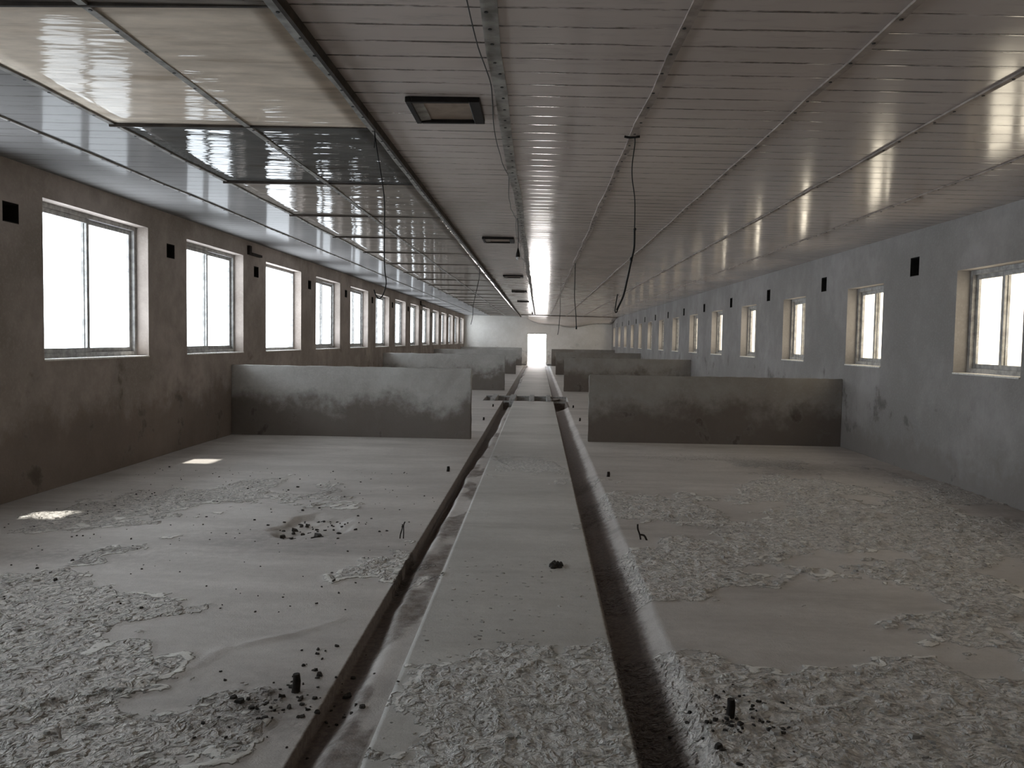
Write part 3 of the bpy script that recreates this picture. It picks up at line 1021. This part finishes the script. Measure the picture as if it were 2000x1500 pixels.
wire('hanging_wire', [(-1.08, 14.6, zc(-1.08) - 0.03), (-1.08, 14.6, zc(-1.08) - 0.25), (-1.13, 14.6, zc(-1.08) - 0.5), (-1.18, 14.6, zc(-1.08) - 0.75), (-1.19, 14.6, zc(-1.08) - 0.95), (-1.22, 14.6, zc(-1.08) - 1.1)], 0.0055,
     'thin pale-looking wire curling down from the shiny sheets halfway down the hall')
wire('hanging_wire', [(0.66, 26.5, zx), (0.67, 26.5, zx - 0.4), (0.65, 26.5, zx - 0.7), (0.63, 26.5, zx - 1.0), (0.60, 26.5, zx - 1.15)], 0.010, 'short far wire hanging in front of the end wall')
# thin cable slung along the studded batten
cp = []
for i in range(0, 60):
    y = 2.0 + i * 0.3
    s = (y - 2.0) % 2.4 / 2.4
    x = -0.275 - 0.03 * math.sin(math.pi * s) + random.uniform(-0.004, 0.004)
    cp.append((x, y, zc(x) - 0.006 - 0.03 * math.sin(math.pi * s)))
wire('ceiling_cable', cp, 0.0032, 'thin black cable slung along the wide studded ceiling batten', 'cable', group=None)


# ------------------------------------------------------------------ wall brackets
def bracket(y, z, L, H, label):
    bm = bmesh.new()
    add_box(bm, (XL, y, z), (XL + 0.04, y + 0.09, z + H))
    add_box(bm, (XL, y + 0.09, z), (XL + 0.05, y + L, z + 0.035))
    tag(obj('wall_bracket', bm, M_RUST), label, 'bracket', 'iron brackets on the brownish wall')


bracket(12.02, 2.60, 0.52, 0.13, 'dark angle iron bracket high beside the third wide window')
bracket(29.6, 2.60, 1.1, 0.17, 'far dark angle iron bracket above the ninth wide window')


# ------------------------------------------------------------------ steel stubs in the floor
def stub(x, y, h, label, grp, kind):
    root = None
    bm = bmesh.new()
    R = random.Random(int(y * 100))
    if kind == 'pair':
        add_tube(bm, smooth_path([(x - 0.012, y, -0.02), (x - 0.008, y, 0.03), (x + 0.004, y, h * 0.6), (x + 0.006, y, h * 0.85)]), 0.004)
        add_tube(bm, smooth_path([(x + 0.012, y, -0.02), (x + 0.014, y, 0.04), (x + 0.014, y, h * 0.8), (x + 0.024, y, h)]), 0.004)
    elif kind == 'fork':
        add_tube(bm, smooth_path([(x + 0.008, y, -0.02), (x, y, 0.03), (x - 0.016, y, h * 0.7), (x - 0.018, y, h)]), 0.006)
        add_tube(bm, smooth_path([(x + 0.0, y, 0.035), (x + 0.03, y - 0.01, 0.03), (x + 0.05, y - 0.02, -0.01)]), 0.008)
    else:
        add_tube(bm, [(x, y, -0.02), (x, y, 0.0), (x + 0.004, y, h * 0.6), (x + 0.002, y, h)], [0.03, 0.017, 0.016, 0.014], 8)
    o = obj('steel_stub', bm, M_RUST)
    tag(o, label, 'stub', grp)


for k, (y, kind) in enumerate(((3.13, 'post'), (5.62, 'pair'), (8.55, 'small'), (14.1, 'small'), (17.0, 'small'))):
    lab = ['broken-off black post stump at the gutter edge nearest the viewer', 'pair of thin bent wires standing up by the gutter, near the broken hollow', 'short dark peg by the gutter in front of the nearest pen wall',
           'tiny dark peg by the gutter just behind the nearest pen wall', 'tiny dark peg by the gutter next to the cross drain'][k]
    stub(-0.935, y, 0.07 if kind == 'post' else 0.12 if kind == 'pair' else 0.055, lab + ', wide-window side', 'steel stubs along the gutter, wide-window side', kind)
for k, (y, kind) in enumerate(((3.02, 'post'), (5.76, 'fork'), (8.42, 'small'), (14.3, 'small'), (17.1, 'small'))):
    lab = ['broken-off dark post stump among crust nearest the viewer', 'forked rusty rod sticking up by the dark gutter', 'short dark peg by the gutter in front of the nearest pen wall',
           'tiny dark peg by the gutter just behind the nearest pen wall', 'tiny dark peg by the gutter next to the cross drain'][k]
    stub(0.742, y, 0.07 if kind == 'post' else 0.11 if kind == 'fork' else 0.055, lab + ', small-window side', 'steel stubs along the gutter, small-window side', kind)

# ------------------------------------------------------------------ cross drain: concrete frame with bars over the trench
root = empty('drain_frame', (-0.285, 19.6, 0))
tag(root, 'worn concrete ladder-like frame lying over the cross drain', 'drain cover')
for yy, h in ((19.05, -0.02), (20.27, 0.014)):
    obj('rail', box_bm((-1.0, yy - 19.6 - 0.03, h - 0.04), (1.0, yy - 19.6 + 0.03, h), 0.006), M_CONC, root)
for xc, w in ((-1.035, 0.12), (-0.595, 0.14), (-0.145, 0.12), (0.255, 0.10)):
    obj('bar', box_bm((xc + 0.285 - w / 2, -0.88, -0.31), (xc + 0.285 + w / 2, 0.68, 0.05), 0.012), M_CONC, root)

# ------------------------------------------------------------------ sagging far ceiling sheet
bm = bmesh.new()
nx, ny = 24, 8
rows = []
for j in range(ny + 1):
    row = []
    for i in range(nx + 1):
        x = -1.0 + (XR - 0.06 + 1.0) * i / nx
        y = 43.6 + (YB - 0.05 - 43.6) * j / ny
        u = i / nx
        prof = 0.16 + 0.18 * math.exp(-((u - 0.25) / 0.16) ** 2) + 0.3 * math.exp(-((u - 0.55) / 0.2) ** 2) * (1 if u > 0.45 else 0.75) + 0.12 * u
        prof *= min(1, u / 0.12)
        row.append(bm.verts.new((x, y, zc(x) - 0.03 - prof * (j / ny) ** 1.6)))
    rows.append(row)
for j in range(ny):
    for i in range(nx):
        bm.faces.new((rows[j][i], rows[j + 1][i], rows[j + 1][i + 1], rows[j][i + 1])).smooth = True
r = bmesh.ops.extrude_face_region(bm, geom=bm.faces[:])
for e in r['geom']:
    if isinstance(e, bmesh.types.BMVert): e.co.z += 0.008
bmesh.ops.recalc_face_normals(bm, faces=bm.faces[:])
tag(obj('sagging_ceiling_sheet', bm, M_CEIL), 'loose ceiling sheet sagging in front of the far end wall', 'ceiling sheet')


# ------------------------------------------------------------------ loose debris
def scatter(name, n, sampler, size, mat, label, cat, seed, flat=0.3):
    R = random.Random(seed)
    bm = bmesh.new()
    for _ in range(n):
        x, y = sampler(R)
        X, Y = np.array([[x]]), np.array([[y]])
        if GL1 < x < GR0:
            z = float(aisle_z(X, Y)[0, 0])
        elif x <= GL1:
            z = float(left_z(X, Y)[0, 0])
        else:
            z = float(right_z(X, Y)[0, 0])
        s = R.uniform(*size) * (0.6 + 0.8 * R.random() ** 3)
        m = R.randint(5, 7)
        a0 = R.uniform(0, 6.28)
        asp = R.uniform(0.45, 1.0)
        tilt = R.uniform(-0.35, 0.35)
        rot = R.uniform(0, 6.28)
        cr, sr = math.cos(rot), math.sin(rot)
        bot, top = [], []
        for q in range(m):
            t = a0 + 2 * math.pi * q / m
            rr = s * R.uniform(0.7, 1.15)
            u, v = rr * math.cos(t), rr * asp * math.sin(t)
            px, py = u * cr - v * sr, u * sr + v * cr
            bot.append(bm.verts.new((x + px, y + py, z - 0.002)))
            top.append(bm.verts.new((x + px * 0.8, y + py * 0.8, z + s * flat * (1 + tilt * math.cos(t)) * R.uniform(0.7, 1.3))))
        bm.faces.new(top)
        for q in range(m):
            bm.faces.new((bot[q], bot[(q + 1) % m], top[(q + 1) % m], top[q]))
    return tag(obj(name, bm, mat), label, cat, kind='stuff')


def crust_sampler(x0, x1, y0, y1, sd, thr):
    def f(R):
        for _ in range(40):
            x, y = R.uniform(x0, x1), y0 + (y1 - y0) * R.random() ** 1.5
            if GL0 - 0.02 < x < GR1 + 0.02: continue
            v = float(crust_field(np.array([x]), np.array([y]))[0][0])
            if v > thr: break
        return x, y
    return f


def gauss(cx, cy, sx, sy):
    return lambda R: (min(max(R.gauss(cx, sx), XL + 0.1), XR - 0.1), max(1.8, R.gauss(cy, sy)))


scatter('crust_debris', 1500, crust_sampler(0.7, 4.1, 2.2, 9, 3, 0.4), (0.006, 0.022), M_FLAKE, 'pale crumbled crust flakes strewn over the small-window side pen floor', 'debris', 1)
scatter('crust_debris', 700, crust_sampler(-4.2, -0.85, 2.2, 7, 3, 0.4), (0.006, 0.022), M_FLAKE, 'pale crumbled crust flakes strewn over the wide-window side pen floor', 'debris', 2)
scatter('crust_debris', 380, lambda R: (R.uniform(GL1 + 0.03, GR0 - 0.03), 2.0 + 3.2 * R.random() ** 1.6), (0.005, 0.018), M_FLAKE, 'pale crust flakes strewn over the near walkway', 'debris', 3)
scatter('dark_crumbs', 260, lambda R: (R.uniform(-4.0, -0.85), R.uniform(4.0, 8.5)), (0.005, 0.012), M_CRUMB, 'small dark dung crumbs dotted over the wide-window side pen floor', 'crumbs', 4, 0.6)
scatter('rubble', 60, gauss(-1.62, 5.95, 0.16, 0.2), (0.012, 0.03), M_CRUMB, 'dark broken rubble around the hollow in the wide-window side floor', 'rubble', 5, 0.5)
scatter('rubble', 60, gauss(0.78, 2.98, 0.09, 0.12), (0.006, 0.018), M_CRUMB, 'dark crumbs heaped around the nearest post stump, small-window side', 'rubble', 8, 0.5)
scatter('rubble', 90, gauss(-0.9, 3.05, 0.13, 0.2), (0.006, 0.018), M_CRUMB, 'dark crumbs heaped around the nearest post stump by the gutter', 'rubble', 6, 0.5)
bm = bmesh.new()
for a in range(9):
    t = a * 2.4
    cx, cy = 0.128 + 0.012 * a ** 0.5 * math.cos(t), 5.0 + 0.018 * a ** 0.5 * math.sin(t)
    add_tube(bm, [(cx, cy, 0.0), (cx, cy, 0.018), (cx + 0.004, cy, 0.03)], [0.02, 0.016, 0.005], 6)
tag(obj('dung_lump', bm, M_CRUMB), 'dark dried lump lying on the near walkway', 'lump')

for x0, x1, side in ((-1.0, -0.70, 'wide-window'), (0.47, 0.80, 'small-window')):
    tag(obj('kerb', box_bm((x0, 45.6, -0.02), (x1, 45.95, 0.09), 0.01), M_CONC), 'low pale kerb closing the gutter end beside the far doorway, %s side' % side, 'kerb', kind='structure')
